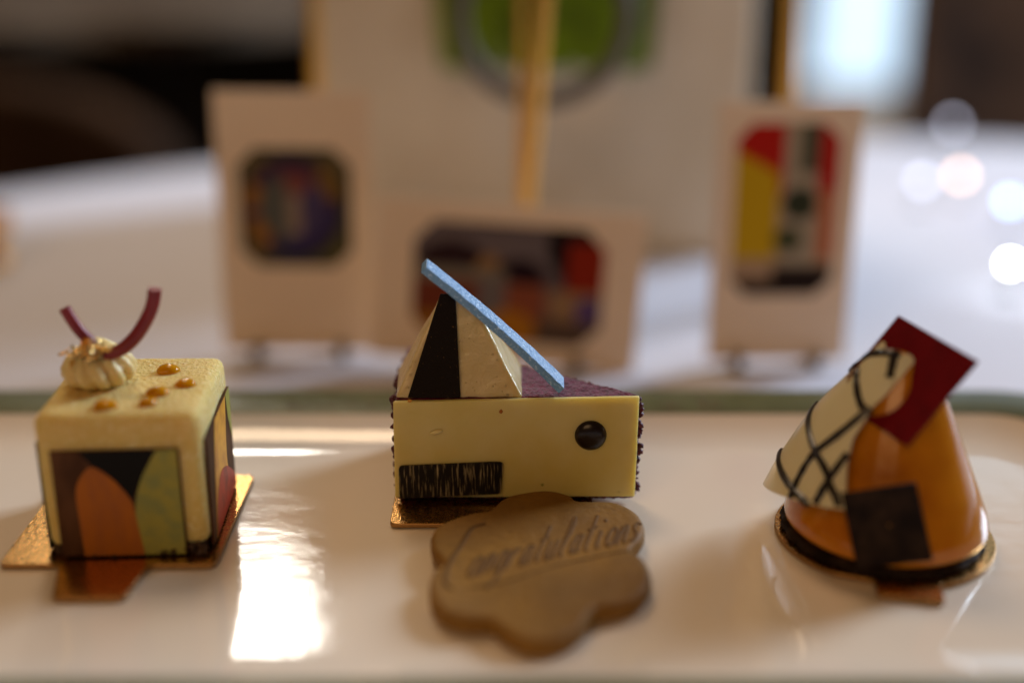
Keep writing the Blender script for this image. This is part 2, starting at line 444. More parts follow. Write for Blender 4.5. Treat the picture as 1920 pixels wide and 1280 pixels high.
# burgundy curls
MB().tube(smooth_path([(-10.10, 27.6, 5.44), (-9.98, 27.6, 5.18), (-9.80, 27.6, 4.86), (-9.55, 27.62, 4.55), (-9.45, 27.65, 4.40)], 6), .135, 14).build('chocolate_curl', 'burgundy_choc', cube, smooth=True)
MB().tube(smooth_path([(-8.02, 27.5, 5.90), (-8.10, 27.5, 5.55), (-8.26, 27.48, 5.20), (-8.52, 27.44, 4.82), (-8.80, 27.38, 4.56), (-9.05, 27.34, 4.44), (-9.25, 27.34, 4.42)], 7),
          [.155]*30 + [.15]*13, 14).build('chocolate_curl', 'burgundy_choc', cube, smooth=True)
# gold leaf
mb = MB()
for i in range(60):
    cx = -9.55 + random.gauss(0, .20); cy = 27.2 + random.gauss(0, .12); cz = 4.55 + random.gauss(0, .09)
    if i > 52: cx -= .25; cz -= .06
    e1 = Vector((random.uniform(-1, 1), random.uniform(-1, 1), random.uniform(-1, 1))).normalized()*random.uniform(.06, .17)
    e2 = e1.cross(Vector((random.uniform(-1, 1), random.uniform(-1, 1), random.uniform(-1, 1)))).normalized()*random.uniform(.04, .11)
    p = Vector((cx, cy, cz)); nrm = e1.cross(e2).normalized()*.008
    mb.prism([p-e1-e2, p+e1-e2*.4, p+e1*.7+e2, p-e1*.6+e2*.8], (0, 0, 0), nrm)
mb.add([(-10.02, 27.2, 4.42), (-10.0, 27.2, 4.46), (-9.7, 27.25, 4.52), (-9.7, 27.25, 4.47)], [(0, 1, 2, 3)])
mb.build('gold_leaf', 'gold_leaf', cube, kind='stuff')
# amber gel beads
for x, y, r, q in ((-9.05, 26.20, .25, 1.1), (-8.14, 26.35, .23, .9), (-8.06, 26.95, .24, 1.1), (-8.1, 28.35, .25, 1.15), (-7.52, 27.45, .21, 1.2)):
    vs = MB().blob((x, y, CZ1+.02), r, 3, .18, (q, .9, .62)).build('gel_bead', 'amber_gel', cube, smooth=True, angle=180)

cube.rotation_euler.z = math.radians(3.0)

# ------------------------------------------------------------------ burgundy slice
PY = 28.36                                            # front of the plaque
wedge = thing('slice_cake', 'burgundy velvet cake slice faced with white chocolate, topped by a pyramid and blue bar', 'cake', (-.3, 29.6, BT))
foot = [(-2.80, PY+.14), (2.95, PY+.14), (3.12, PY+.34), (1.34, 30.0), (.2, 30.85), (-1.4, 32.0), (-2.80, 32.2)]
WT = 2.86
# subdivided body with a crumbly surface
def crumb_body(poly, z0, z1, name, m, parent, cells=70, amp=.05):
    bm = bmesh.new()
    bot = [bm.verts.new((x, y, z0)) for x, y in poly]
    f = bm.faces.new(bot)
    r = bmesh.ops.extrude_face_region(bm, geom=[f])
    for v in [g for g in r['geom'] if isinstance(g, bmesh.types.BMVert)]: v.co.z = z1
    bmesh.ops.recalc_face_normals(bm, faces=bm.faces)
    bmesh.ops.bevel(bm, geom=bm.edges[:], offset=.10, segments=2, affect='EDGES', profile=.5)
    bmesh.ops.triangulate(bm, faces=bm.faces)
    for it in range(9):
        es = [e for e in bm.edges if e.calc_length() > .09]
        if not es or len(bm.faces) > 90000: break
        bmesh.ops.subdivide_edges(bm, edges=es, cuts=1)
        bmesh.ops.triangulate(bm, faces=[f for f in bm.faces if len(f.verts) > 3])
    bm.normal_update()
    new = []
    for v in bm.verts:
        p = v.co; a = noise.noise(p*7)*.6 + noise.noise(p*15)*.5 + noise.noise(p*2)*.5
        new.append(p + v.normal*amp*a)
    mb = MB().add(new, [tuple(v.index for v in f.verts) for f in bm.faces]); bm.free()
    return mb.build(name, m, parent, smooth=True, angle=180)
crumb_body(foot, BT+.01, WT, 'sponge_body', 'burgundy_velvet', wedge, amp=.05)
mb = MB()
for i in range(620):                                   # coarse crumbs on both ends
    if i % 2: x, y = -2.84 + random.uniform(-.05, .04), random.uniform(PY+.1, 31.9)
    else:
        t = random.random()**1.6; x, y = lerp(3.10, 1.4, t) + random.uniform(-.08, .05), lerp(PY+.25, 30.05, t)
    mb.blob((x, y, random.uniform(BT+.2, WT-.03)), random.uniform(.03, .10), 1, .7)
mb.build('crumb_coating', 'burgundy_crumb', wedge, smooth=True, kind='stuff', angle=180)
# white chocolate plaque, slightly uneven outline
pl = []
def edge(a, b, n, amp):
    for i in range(n):
        t = i/n; pl.append(Vector((lerp(a[0], b[0], t) + amp*noise.noise(Vector((t*9, a[0], 0))), PY, lerp(a[1], b[1], t) + amp*noise.noise(Vector((a[1], t*9, 3))))))
edge((-2.88, .27), (3.02, .29), 16, .012); edge((3.02, .29), (3.05, 2.93), 8, .012); edge((3.05, 2.93), (-2.85, 2.80), 16, .014); edge((-2.85, 2.80), (-2.88, .27), 8, .012)
plq = MB().prism(pl, (0, 0, 0), (0, .13, 0)).build('front_plaque', 'white_choc', wedge, bevel=.022, seg=2, label='ivory white chocolate sheet covering the front')
child_of(plq, wedge)
mb = MB().lathe([(.005, .175), (.12, .168), (.23, .145), (.32, .10), (.375, .04), (.39, -.02)][::-1], 40, caps=True)
mb.v = [(1.9 + x, PY - z, 1.94 + y) for x, y, z in mb.v]
mb.build('round_bead', 'dark_bead', plq, smooth=True, label='glossy dark chocolate dome')
br = round_poly([(-2.76, PY-.06, .27), (-.27, PY-.06, .40), (-.21, PY-.06, 1.24), (-.42, PY-.06, 1.25), (-2.76, PY-.06, 1.14)], .10)
MB().prism(br, (0, 0, 0), (0, .058, 0)).build('brushed_bar', 'brush_dark', plq, label='dark bar brushed with pale vertical streaks')
mb = MB().blob((-1.83, PY-.01, 2.03), .12, 2, .2, (1.35, .5, .55)); mb.v = [(x, y, z + (x+1.83)*.25) for x, y, z in mb.v]
mb.build('chocolate_drip', 'cream', plq, smooth=True, angle=180)
for (x, z, r, m_) in ((-.26, 2.56, .055, 'print_orange'), (-2.45, 2.83, .05, 'print_amber'), (2.62, .42, .03, 'white_choc'), (.75, .62, .04, 'print_green')):
    MB().blob((x, PY, z), r, 1, .6, (1.1, .4, 1)).build('crumb', m_, plq, smooth=True)
# pyramid
pyr_base = [(-2.80, 28.52, WT-.02), (.26, 28.52, WT-.02), (.27, 30.72, WT-.02), (-2.90, 30.35, WT-.02)]
pyr_top = [(-1.74, 29.34, 5.14), (-.98, 29.34, 5.10), (-.92, 29.62, 5.06), (-1.72, 29.62, 5.10)]
bm = bmesh.new()
vb = [bm.verts.new(p) for p in pyr_base]; vt = [bm.verts.new(p) for p in pyr_top]
bm.faces.new(vb[::-1]); bm.faces.new(vt)
for i in range(4): bm.faces.new((vb[i], vb[(i+1) % 4], vt[(i+1) % 4], vt[i]))
bmesh.ops.bevel(bm, geom=bm.edges[:], offset=.06, segments=3, affect='EDGES', profile=.5)
bmesh.ops.triangulate(bm, faces=bm.faces)
for it in range(5):
    es = [e for e in bm.edges if e.calc_length() > .14]
    if not es: break
    bmesh.ops.subdivide_edges(bm, edges=es, cuts=1); bmesh.ops.triangulate(bm, faces=[f for f in bm.faces if len(f.verts) > 3])
bm.normal_update()
mb = MB().add([v.co + v.normal*(.03*noise.noise(v.co*1.3) + .012*noise.noise(v.co*4)) for v in bm.verts], [tuple(v.index for v in f.verts) for f in bm.faces]); bm.free()
pyr = child_of(mb.build('pyramid', 'pyramid_glaze', wedge, smooth=True, angle=180, label='pale glazed pyramid with beads of moisture'), wedge)
def on_front(x, z, d=0):
    t = (z-(WT-.02))/(5.13-WT); return (x, lerp(28.52, 29.34, t) - d*.94, z + d*.33)
mb = MB()
for i in range(46):
    z = WT + .12 + 1.7*random.random()**1.7; t = (z-WT)/2.27
    x = random.uniform(lerp(-1.2, -1.3, t), lerp(.1, -1.05, t)) if i % 4 else random.uniform(lerp(-2.7, -1.9, t), lerp(-2.55, -1.85, t))
    p = on_front(x, z, -.01); mb.blob(p, random.choice((.014, .018, .022, .036)), 1, .1, (1, .7, 1))
mb.build('moisture_beads', 'dew', pyr, smooth=True, kind='stuff', angle=180)
mb = MB().prism([on_front(-2.50, WT+.0, .02), on_front(-1.24, WT+.0, .02), on_front(-1.36, 5.20, .02), on_front(-1.72, 5.20, .02)], (0, 0, 0), Vector((0, -.94, .33))*.10)
mb.build('dark_stripe', 'black_velvet', wedge, bevel=.02, label='tapering black velvet band up the pyramid')
# blue bar: bowed, leaning on the pyramid
A, B = Vector((1.20, 28.74, 3.08)), Vector((-2.07, 28.92, 6.04))
mb = MB(); vs, fs = [], []; NS = 40
t0 = (B-A).normalized(); nrm = Vector((.66, -.05, .75)); nrm = (nrm - t0*nrm.dot(t0)).normalized(); yy = t0.cross(nrm).normalized()
if yy.y < 0: yy = -yy
aa = math.radians(10); wv = math.cos(aa)*yy + math.sin(aa)*nrm; hv = (math.cos(aa)*nrm - math.sin(aa)*yy)
for i in range(NS+1):
    t = i/NS; c = A.lerp(B, t) + nrm*(.07*4*t*(1-t)) ; j = .012
    wd = .215*(1 - .10*t); th = .10
    skew = .10*(t-.5)*2
    for sw, sh in ((-1, -1), (1, -1), (1, 1), (-1, 1)):
        p = c + wv*wd*sw + hv*th*sh + t0*(.05*sw if i in (0, NS) else 0)
        q = p*5; vs.append(p + Vector((noise.noise(q), noise.noise(q+Vector((9, 0, 0))), noise.noise(q+Vector((0, 9, 0)))))*j)
for i in range(NS):
    for k in range(4): fs.append((i*4+k, i*4+(k+1) % 4, i*4+4+(k+1) % 4, i*4+4+k))
fs += [(0, 1, 2, 3), tuple(NS*4+k for k in (3, 2, 1, 0))]
mb.add(vs, fs).build('blue_bar', 'blue_choc', wedge, bevel=.018, seg=2, label='bowed light blue sparkling chocolate bar')

# ------------------------------------------------------------------ orange cone
cone = thing('cone_cake', 'glossy orange glazed cone cake with latticed white petal, red square and dark square', 'cake', (8.7, 26.9, BT))
AX, AY = 8.7, 26.9
MB().lathe([(2.30, BT+.012), (2.33, BT+.06), (2.31, BT+.17), (2.2, BT+.25)], 96, (AX, AY), rfun=lambda a, z: 1+.02*noise.noise(Vector((math.cos(a)*6, math.sin(a)*6, z*5)))+.012*math.sin(a*23)).build('biscuit_base', 'dark_choc', cone, smooth=True)
cp = [(2.10, .44), (2.24, .45), (2.31, .52), (2.31, .62), (2.22, .84), (1.98, 1.4), (1.70, 2.05), (1.42, 2.7), (1.17, 3.3), (.95, 3.8), (.74, 4.2), (.52, 4.48), (.28, 4.62), (.06, 4.66)]
MB().lathe([(r, z-.04 if z < .7 else z+.06) for r, z in cp], 96, (AX+.05, AY+.02), rfun=lambda a, z: 1 + .006*math.sin(3*a+z)).build('glazed_cone', 'orange_glaze', cone, smooth=True, angle=80)
ZS = [0, .9, 1.5, 1.9, 2.55, 3.24, 3.93, 4.6, 4.88, 5.0]; RS = [2.95, 2.78, 2.54, 2.35, 2.02, 1.57, 1.04, .54, .30, .15]
def petal(phi, z, off=0):
    r = interp(z, ZS, RS) + off; a = math.radians(phi)
    return Vector((AX - r*math.sin(a), AY - r*math.cos(a), z + off*.35))
def pgrid(u, v):
    zr = lerp(1.70, 4.72, v); ph = interp(zr, [1.7, 2.55, 3.05, 3.71, 4.2, 4.46, 4.62, 4.72], [36, 43, 46, 39, 20, 2, -18, -6])
    zl = lerp(.85, 4.78, v); pl_ = interp(zl, [.8, 1.6, 3, 4, 4.8], [112, 122, 128, 130, 125])
    phi = lerp(ph, pl_, u)
    z = lerp(zr, zl, u) + .10*math.sin(math.pi*u)*(1-v)
    return phi, z
NU, NV = 26, 44; vs, fs = [], []
for off in (.045, -.045):
    for j in range(NV+1):
        for i in range(NU+1):
            vs.append(petal(*pgrid(i/NU, j/NV), off))
M_ = (NU+1)*(NV+1); idx = lambda s_, i, j: s_*M_ + j*(NU+1) + i
for j in range(NV):
    for i in range(NU):
        fs.append((idx(0,i,j), idx(0,i+1,j), idx(0,i+1,j+1), idx(0,i,j+1)))
        fs.append((idx(1,i,j), idx(1,i,j+1), idx(1,i+1,j+1), idx(1,i+1,j)))
for i in range(NU):
    fs.append((idx(0,i,0), idx(1,i,0), idx(1,i+1,0), idx(0,i+1,0))); fs.append((idx(0,i,NV), idx(0,i+1,NV), idx(1,i+1,NV), idx(1,i,NV)))
for j in range(NV):
    fs.append((idx(0,0,j), idx(0,0,j+1), idx(1,0,j+1), idx(1,0,j))); fs.append((idx(0,NU,j), idx(1,NU,j), idx(1,NU,j+1), idx(0,NU,j+1)))
pet = child_of(MB().add(vs, fs).build('latticed_petal', 'white_choc_gloss', cone, smooth=True, angle=50, label='curved white chocolate petal with dark lattice lines'), cone)
for ln in ([(122, 2.95), (85, 2.72), (58, 2.37), (48, 2.05), (40, 1.74)], [(114, 1.72), (88, 1.70), (65, 1.60), (57, 1.53)],
           [(42, 3.66), (56, 3.08), (68, 2.47), (70, 1.95), (69, 1.45)], [(45, 2.74), (50, 2.2), (53, 1.62)],
           [(92, 4.16), (70, 3.92), (48, 3.60)], [(33, 4.68), (31, 4.5), (30, 4.26)], [(127, 3.9), (112, 4.28), (97, 4.52), (60, 4.68), (18, 4.71)], [(44, 1.98), (40, 1.72)]):
    pts = smooth_path([(a, b, 0) for a, b in ln], 6)
    MB().tube([petal(p.x, p.y, .012) for p in pts], [.100 + .018*noise.noise(Vector((k*.4, p.x, 0))) for k, p in enumerate(pts)], 8).build('lattice_line', 'dark_bead', pet, smooth=True)
# red square with a round hole
top_, right_, bot_ = Vector((8.75, 27.45, 5.28)), Vector((10.02, 25.75, 4.82)), Vector((8.50, 25.15, 3.10))
left_ = top_ + bot_ - right_
cen = (top_+bot_)/2; hole_c = cen + (left_-cen)*.36 + (top_-cen)*.02
ex = (right_-left_).normalized(); nr = (right_-cen).cross(top_-cen).normalized(); ey = nr.cross(ex).normalized()
if nr.y > 0: nr = -nr
corners = [right_, top_, left_.lerp(top_, .24), left_.lerp(bot_, .24), bot_]
def q2(p): d = p-cen; return (d.dot(ex), d.dot(ey))
cq = [q2(p) for p in corners]
def ray_sq(a):
    hx, hy = q2(hole_c); dx, dy = math.cos(a), math.sin(a); best = 9e9
    for i in range(len(cq)):
        (x1, y1), (x2, y2) = cq[i], cq[(i+1) % len(cq)]; ex_, ey_ = x2-x1, y2-y1
        den = dx*ey_ - dy*ex_
        if abs(den) < 1e-9: continue
        t = ((x1-hx)*ey_ - (y1-hy)*ex_)/den; s_ = ((x1-hx)*dy - (y1-hy)*dx)/den
        if t > 0 and -1e-6 <= s_ <= 1+1e-6: best = min(best, t)
    return best
hx, hy = q2(hole_c)
angs = sorted([2*math.pi*k/72 for k in range(72)] + [math.atan2(y-hy, x-hx) % (2*math.pi) for x, y in cq])
HR = .78; vs, fs = [], []
for s_ in (0, 1):
    off = nr*(.04 if s_ else -.04)
    for a in angs:
        d = ex*math.cos(a) + ey*math.sin(a); o_ = ray_sq(a)
        vs += [hole_c + d*min(HR, o_*.97) + off, hole_c + d*o_ + off]
K = len(angs)
for k in range(K):
    a0, a1, b0, b1 = 2*k, 2*k+1, 2*((k+1) % K), 2*((k+1) % K)+1
    fs += [(a0, a1, b1, b0), (2*K+a0, 2*K+b0, 2*K+b1, 2*K+a1), (a1, 2*K+a1, 2*K+b1, b1), (a0, b0, 2*K+b0, 2*K+a0)]
MB().add(vs, fs).build('red_square', 'red_velvet_sheet', cone, bevel=.012, seg=1, label='dark red chocolate square with round hole over the cone tip')
# dark square leaning on the front
q = [Vector((7.08, 24.78, 2.15)), Vector((8.64, 24.72, 2.44)), Vector((9.12, 24.50, .70)), Vector((7.50, 24.50, .48))]
nq = (q[1]-q[0]).cross(q[3]-q[0]).normalized()
if nq.y < 0: nq = -nq
dk = child_of(MB().prism(q, (0, 0, 0), nq*.11).build('dark_square', 'dark_choc', cone, bevel=.02, seg=2, label='dark chocolate square leaning on the front'), cone)
MB().blob((8.12, 24.60, 1.50), .035, 1, .4).build('crumb', 'cookie', dk)

# ------------------------------------------------------------------ cookie plaque
cookie = thing('cookie', 'brown scalloped biscuit plaque pressed with handwritten Congratulations, in front of the slice', 'cookie', (.6, 24.8, .02))
ol = [(-.22,27.7),(.18,28.02),(.85,28.2),(1.36,27.95),(1.56,27.6),(1.94,27.55),(2.49,27.5),(2.94,27.05),(3.06,26.35),(2.92,25.8),(2.64,25.28),(2.87,24.95),(3.0,24.26),(2.88,23.75),(2.59,23.32),(2.14,23.09),(1.69,22.92),(1.42,22.34),(1.03,21.9),(.64,21.75),(.2,21.83),(-.18,22.2),(-.46,22.55),(-.95,22.58),(-1.42,22.82),(-1.69,23.32),(-1.76,23.88),(-1.7,24.37),(-1.52,24.74),(-1.75,25.26),(-1.85,25.85),(-1.74,26.33),(-1.38,26.72),(-.94,27.0),(-.55,27.12),(-.4,27.34)]
def cz(y): return .46 + .026*(y-22)
op = smooth_path([(x, y, 0) for x, y in ol], 5, True)
cc = Vector((.62, 24.9, 0)); vs, fs = [], []
rings = [(.985, -.40), (1.0, -.34), (1.0, -.14), (.988, -.05), (.965, -.008)] + [(s_, 0) for s_ in (.93, .86, .78, .68, .56, .42, .28, .14)]
NR = len(op)
for s_, dz in rings:
    for p in op:
        x, y = lerp(cc.x, p.x, s_), lerp(cc.y, p.y, s_)
        nz = .035*noise.noise(Vector((x*.8, y*.8, 1))) + .012*noise.noise(Vector((x*4, y*4, 2))) if dz > -.1 else .01*noise.noise(Vector((x*4, y*4, 2)))
        vs.append((x, y, cz(y) + dz + nz))
vs.append((cc.x, cc.y, cz(cc.y)))
for j in range(len(rings)-1):
    for k in range(NR): fs.append((j*NR+k, j*NR+(k+1) % NR, (j+1)*NR+(k+1) % NR, (j+1)*NR+k))
m = (len(rings)-1)*NR
for k in range(NR): fs.append((m+k, m+(k+1) % NR, len(vs)-1))
fs.append(tuple(range(NR))[::-1])
MB().add(vs, fs).build('biscuit', 'cookie', cookie, smooth=True, angle=60)
# handwriting: strokes in letter units, laid along a rising line
G = {'o': [[(.5,.95),(.15,.75),(.1,.3),(.4,0),(.75,.2),(.8,.7),(.5,.95)]],
     'n': [[(.05,.0),(.15,.9),(.1,.5),(.45,.95),(.65,.75),(.65,.15),(.85,.0)]],
     'g': [[(.75,.9),(.35,.95),(.1,.5),(.3,.05),(.65,.2),(.8,.9),(.7,-.3),(.4,-.75),(.1,-.5)]],
     'r': [[(.05,.0),(.2,.95),(.2,.6),(.5,.95),(.75,.85)]],
     'a': [[(.75,.85),(.35,.95),(.1,.45),(.3,.02),(.65,.25),(.78,.92)],[(.78,.92),(.75,.2),(.95,.02)]],
     't': [[(.45,1.8),(.4,.9),(.4,.2),(.65,.0)],[(.1,1.1),(.8,1.2)]],
     'u': [[(.1,.95),(.1,.3),(.35,.0),(.65,.2),(.75,.95)],[(.75,.95),(.75,.2),(.95,.0)]],
     'l': [[(.2,.1),(.55,1.3),(.5,1.9),(.3,1.8),(.3,.4),(.5,.0)]],
     'i': [[(.3,.9),(.3,.2),(.55,.0)],[(.34,1.4),(.36,1.5)]],
     's': [[(.75,.85),(.4,.95),(.2,.7),(.65,.35),(.55,.05),(.1,.05)]]}
word = 'ongratulations'; b0, b1 = Vector((-1.02, 24.08, 0)), Vector((2.86, 25.70, 0))
dirb = (b1-b0)/len(word); upv = Vector((.22, .88, 0))
def groove(pts, r):
    p3 = [Vector((p.x, p.y, cz(p.y) + .035*noise.noise(Vector((p.x*.8, p.y*.8, 1))) + .002)) for p in pts]
    return MB().tube(p3, r, 8, flat=.45)
for k, ch in enumerate(word):
    mb = MB()
    for st in G[ch]:
        pts = smooth_path([b0 + dirb*(k + .06 + u*.92) + upv*v for u, v in st], 5)
        g_ = groove(pts, .042); mb.add(g_.v, g_.f)
    mb.build('pressed_letter', 'cookie_groove_shade', cookie, smooth=True)
groove(smooth_path([Vector(p+(0,)) for p in ((-.62,26.42),(-.93,26.2),(-1.15,25.44),(-1.35,24.71),(-1.43,23.95),(-1.25,23.62))], 6), .055).build('pressed_letter', 'cookie_groove_shade', cookie, smooth=True)
groove(smooth_path([Vector(p+(0,)) for p in ((-.89,23.72),(-.51,23.8),(.03,24.02),(.95,24.58),(1.96,25.0),(2.6,25.22))], 6), .03).build('pressed_line', 'cookie_groove_shade', cookie, smooth=True)

# ------------------------------------------------------------------ picture cards on little brass easels
def print_mesh(card, W, H, x0, x1, z0, z1, cut, paint, place):
    nx, nz = 48, 48; vs, cols, fs = [], [], []
    for j in range(nz+1):
        for i in range(nx+1):
            u, v = i/nx, j/nz
            x, z = lerp(x0, x1, u), lerp(z0, z1, v)
            dx, dz = min(x-x0, x1-x), min(z-z0, z1-z)
            if dx+dz < cut:                                    # cropped corners
                k = (cut-dx-dz)/2; x += k if x < (x0+x1)/2 else -k; z += k if z < (z0+z1)/2 else -k
            vs.append(place(x, z, .055)); cols.append(paint(u, v))
    for j in range(nz):
        for i in range(nx):
            a = j*(nx+1)+i; fs.append((a, a+1, a+nx+2, a+nx+1))
    o = MB().add(vs, fs).build('picture', 'card_print', card)
    at = o.data.color_attributes.new('print', 'FLOAT_COLOR', 'POINT')
    for k, c in enumerate(cols): at.data[k].color = (*c, 1)
    return o
def ell(u, v, cu, cv, ru, rv): return ((u-cu)/ru)**2 + ((v-cv)/rv)**2 < 1
def rc(u, v, a, b, c, d): return a <= u <= b and c <= v <= d
def paint_left(u, v):
    c = (.045, .05, .03)
    if rc(u, v, .08, .92, .07, .93): c = (.13, .09, .035)
    if rc(u, v, .62, .9, .1, .55): c = (.085, .075, .02)
    d = math.hypot((u-.48), (v-.5)); a = math.atan2(v-.5, u-.48)
    if d < .43: c = (.055, .022, .05) if a > 0 else (.03, .02, .075)
    if d < .43 and -2.9 < a < -2.2 or (d < .43 and a > 2.6): c = (.30, .12, .02)
    if d < .43 and .2 < a < .9: c = (.20, .10, .02)
    if d < .30: c = (.10, .10, .085) if u < .45 else (.07, .05, .12)
    if d < .30 and .9 < a < 1.9: c = (.20, .06, .05)
    if rc(u, v, .42, .55, .28, .62): c = (.28, .20, .15)
    return c
def paint_mid(u, v):
    c = (.115, .085, .085)
    if v < .93 and v > .66: c = (.15, .115, .115)
    if ell(u, v, .20, .60, .20, .24) and v > .58: c = (.030, .012, .014)
    if ell(u, v, .40, .62, .07, .12): c = (.30, .16, .06)
    if ell(u, v, .56, .58, .13, .14): c = (.018, .006, .010)
    if rc(u, v, .02, .48, .50, .62): c = (.20, .165, .12)
    if rc(u, v, .02, .34, .22, .50): c = (.17, .035, .015)
    if rc(u, v, .34, .50, .20, .54): c = (.16, .13, .12)
    if rc(u, v, .50, .70, .22, .50): c = (.25, .065, .028)
    if u - .62 > (.95-v)*.42 and u > .70 and v > .42: c = (.012, .006, .006)
    if u > .80 and v > .46 and v < .88: c = (.26, .018, .004)
    if rc(u, v, .72, .98, .22, .46): c = (.30, .17, .08)
    if ell(u, v, .93, .30, .07, .13): c = (.10, .055, .16)
    if v < .22: c = (.10, .06, .04)
    if u < .2 and v < .22: c = (.30, .12, .01)
    if ell(u, v, .52, .12, .14, .16): c = (.42, .16, .01)
    return c
def paint_right(u, v):
    c = (.42, .27, .16)
    if v > .60 and u < .46: c = (.45, .012, .006)
    if u < .42 and .22 < v < .84 - .3*u: c = (.56, .34, .008)
    if rc(u, v, .46, .80, .18, 1): c = (.38, .30, .20)
    if rc(u, v, .62, .82, .72, 1): c = (.09, .085, .05)
    if u > .80 and v > .62: c = (.42, .014, .008)
    if u > .84 and .22 < v <= .62: c = (.48, .13, .05)
    if ell(u, v, .64, .54, .17, .10): c = (.035, .04, .02)
    if ell(u, v, .55, .33, .14, .08): c = (.06, .065, .025)
    if v < .10 or (v < .18 and u > .40): c = (.022, .012, .008)
    if v < .04: c = (.010, .006, .005)
    return c
def picture_card(label, bx, by, W, H, yaw, lean, roll, pic, cut, paint, easel_label):
    base = Vector((bx, by, TZ+.25))
    R = Matrix.Rotation(math.radians(yaw), 3, 'Z') @ Matrix.Rotation(math.radians(-lean), 3, 'X') @ Matrix.Rotation(math.radians(roll), 3, 'Y')
    place = lambda x, z, d: base + R @ Vector((x, -d, z))
    t = thing('picture_card', label, 'card', (bx, by, TZ), 'picture cards standing behind the plate')
    c = [place(-W/2, 0, .05), place(W/2, 0, .05), place(W/2, H, .05), place(-W/2, H, .05)]
    MB().prism(c, (0, 0, 0), R @ Vector((0, .1, 0))).build('paper', 'card_paper', t)
    print_mesh(t, W, H, *pic, cut, paint, place)
    e = thing('card_easel', easel_label, 'easel', (bx, by, TZ), 'brass easels under the picture cards')
    for sx in (-1, 1):
        x = sx*W*.28
        p0 = Vector((bx + x, by + .25, TZ+.05)); f_ = Vector((bx + x, by - .45, TZ+.06))
        MB().tube(smooth_path([place(x, H*.55, -.2), place(x, .0, -.22), base + R @ Vector((x, 0, -.12)), Vector((bx+x, by-.30, TZ+.12)), Vector((bx+x, by-.42, TZ+.35)), Vector((bx+x, by-.38, TZ+.62))], 5), .19, 8).build('front_leg', 'dark_brass', e, smooth=True)
    MB().tube([place(0, H*.5, -.22), Vector((bx, by+3.2, TZ+.08))], .1, 8).build('back_leg', 'brass', e, smooth=True)
    MB().tube([place(-W*.28, H*.5, -.22), place(W*.28, H*.5, -.22)], .09, 8).build('cross_bar', 'brass', e, smooth=True)
picture_card('upright beige card with a dark round-patterned picture, leftmost behind the plate', -7.62, 43.4, 5.4, 9.2, 0, 3, .6, (-1.95, 1.95, 3.1, 7.25), .6, paint_left, 'small brass easel holding the leftmost upright card')
picture_card('wide beige card with a red and brown village-like picture, behind the cake slice', -.35, 42.0, 9.2, 5.6, -2, 3, 3.6, (-3.25, 3.3, .8, 4.95), .7, paint_mid, 'small brass easel holding the wide middle card')
picture_card('upright beige card with a red and yellow abstract picture, on the right', 9.3, 42.4, 4.9, 9.0, 3, 3, .5, (-1.8, 1.75, 2.35, 8.3), .55, paint_right, 'small brass easel holding the right upright card')

# ------------------------------------------------------------------ gold stand, glass bowl, planter, greenery
st = thing('gold_stand', 'slim gold legged stand rising behind the picture cards', 'stand', (1, 50, TZ))
MB().tube([(.42, 46, TZ), (.36, 46, 4), (.26, 46, 17)], [.12, .14, .17], 14).build('leg', 'brass', st, smooth=True)
MB().tube([(.50, 45.8, TZ), (.62, 45.8, 4), (.92, 45.8, 8), (1.6, 45.9, 17)], [.13, .20, .28, .34], 18).build('leg', 'brass', st, smooth=True, label='bright gold leaning front leg')
MB().tube([(-7.8, 50, TZ), (-7.4, 50, 17)], .26, 12).build('leg', 'brass', st, smooth=True)
MB().tube([(11.1, 50, TZ), (10.3, 50, 17)], .34, 12).build('leg', 'brass', st, smooth=True)
MB().tube([(-7.4, 50, 16.9), (1.2, 46, 17), (10.3, 50, 16.9)], .22, 10).build('top_bar', 'brass', st, smooth=True)
MB().tube([(1.1 + 4.6*math.cos(2*math.pi*k/40), 50.4 + 4.6*math.sin(2*math.pi*k/40), 16.9) for k in range(41)], .25, 10, caps=False).build('ring', 'brass', st, smooth=True)
hoop = thing('hanging_hoop', 'grey hoop hanging from the gold stand in front of the green leaves', 'hoop', (1.2, 50.4, 6.3))
MB().tube([(1.2 + 3.2*math.cos(2*math.pi*k/64), 50.4, 9.7 + 3.2*math.sin(2*math.pi*k/64)) for k in range(65)], .36, 12, caps=False).build('ring', 'grey_metal', hoop, smooth=True, angle=180)
MB().tube([(1.2, 50.4, 13.1), (1.2, 46.2, 16.8)], .06, 8).build('cord', 'grey_metal', hoop)
pln = thing('planter_box', 'tall cream stone planter box behind the picture cards', 'planter', (1.1, 62, TZ))
MB().box(-8.6, 10.6, 56.5, 70, TZ+.01, 20).build('box', 'cream_stone', pln, bevel=.5)
MB().box(-9.0, 11.0, 56.1, 70.4, 20, 21.2).build('rim', 'cream_stone', pln, bevel=.3)
tr = thing('trailing_plant', 'green leaves trailing over the front of the cream planter', 'plant', (1.3, 56, 20))
mb = MB()
for i in range(110):
    x = random.uniform(-2.9, 5.9); ln = random.uniform(13.9, 14.5); y = 55.9 - random.uniform(0, .7)
    z1 = 21.4; z0 = z1 - ln; wd = random.uniform(.35, .6)
    if -.9 < x < -.3: continue
    mb.add([(x-wd*.4, y+.2, z1), (x+wd*.4, y+.2, z1), (x+wd, y-.1, lerp(z1, z0, .6)), (x+wd*.5, y, z0), (x-wd*.5, y, z0), (x-wd, y-.1, lerp(z1, z0, .6))], [(0, 1, 2, 5), (5, 2, 3, 4)])
    mb.add([(x-wd*.4, y+.23, z1), (x+wd*.4, y+.23, z1), (x, y-.05, lerp(z1, z0, .6)), (x, y+.05, z0)], [(0, 1, 2), (0, 2, 3)])
mb.build('foliage', 'leaf', tr, kind='stuff')
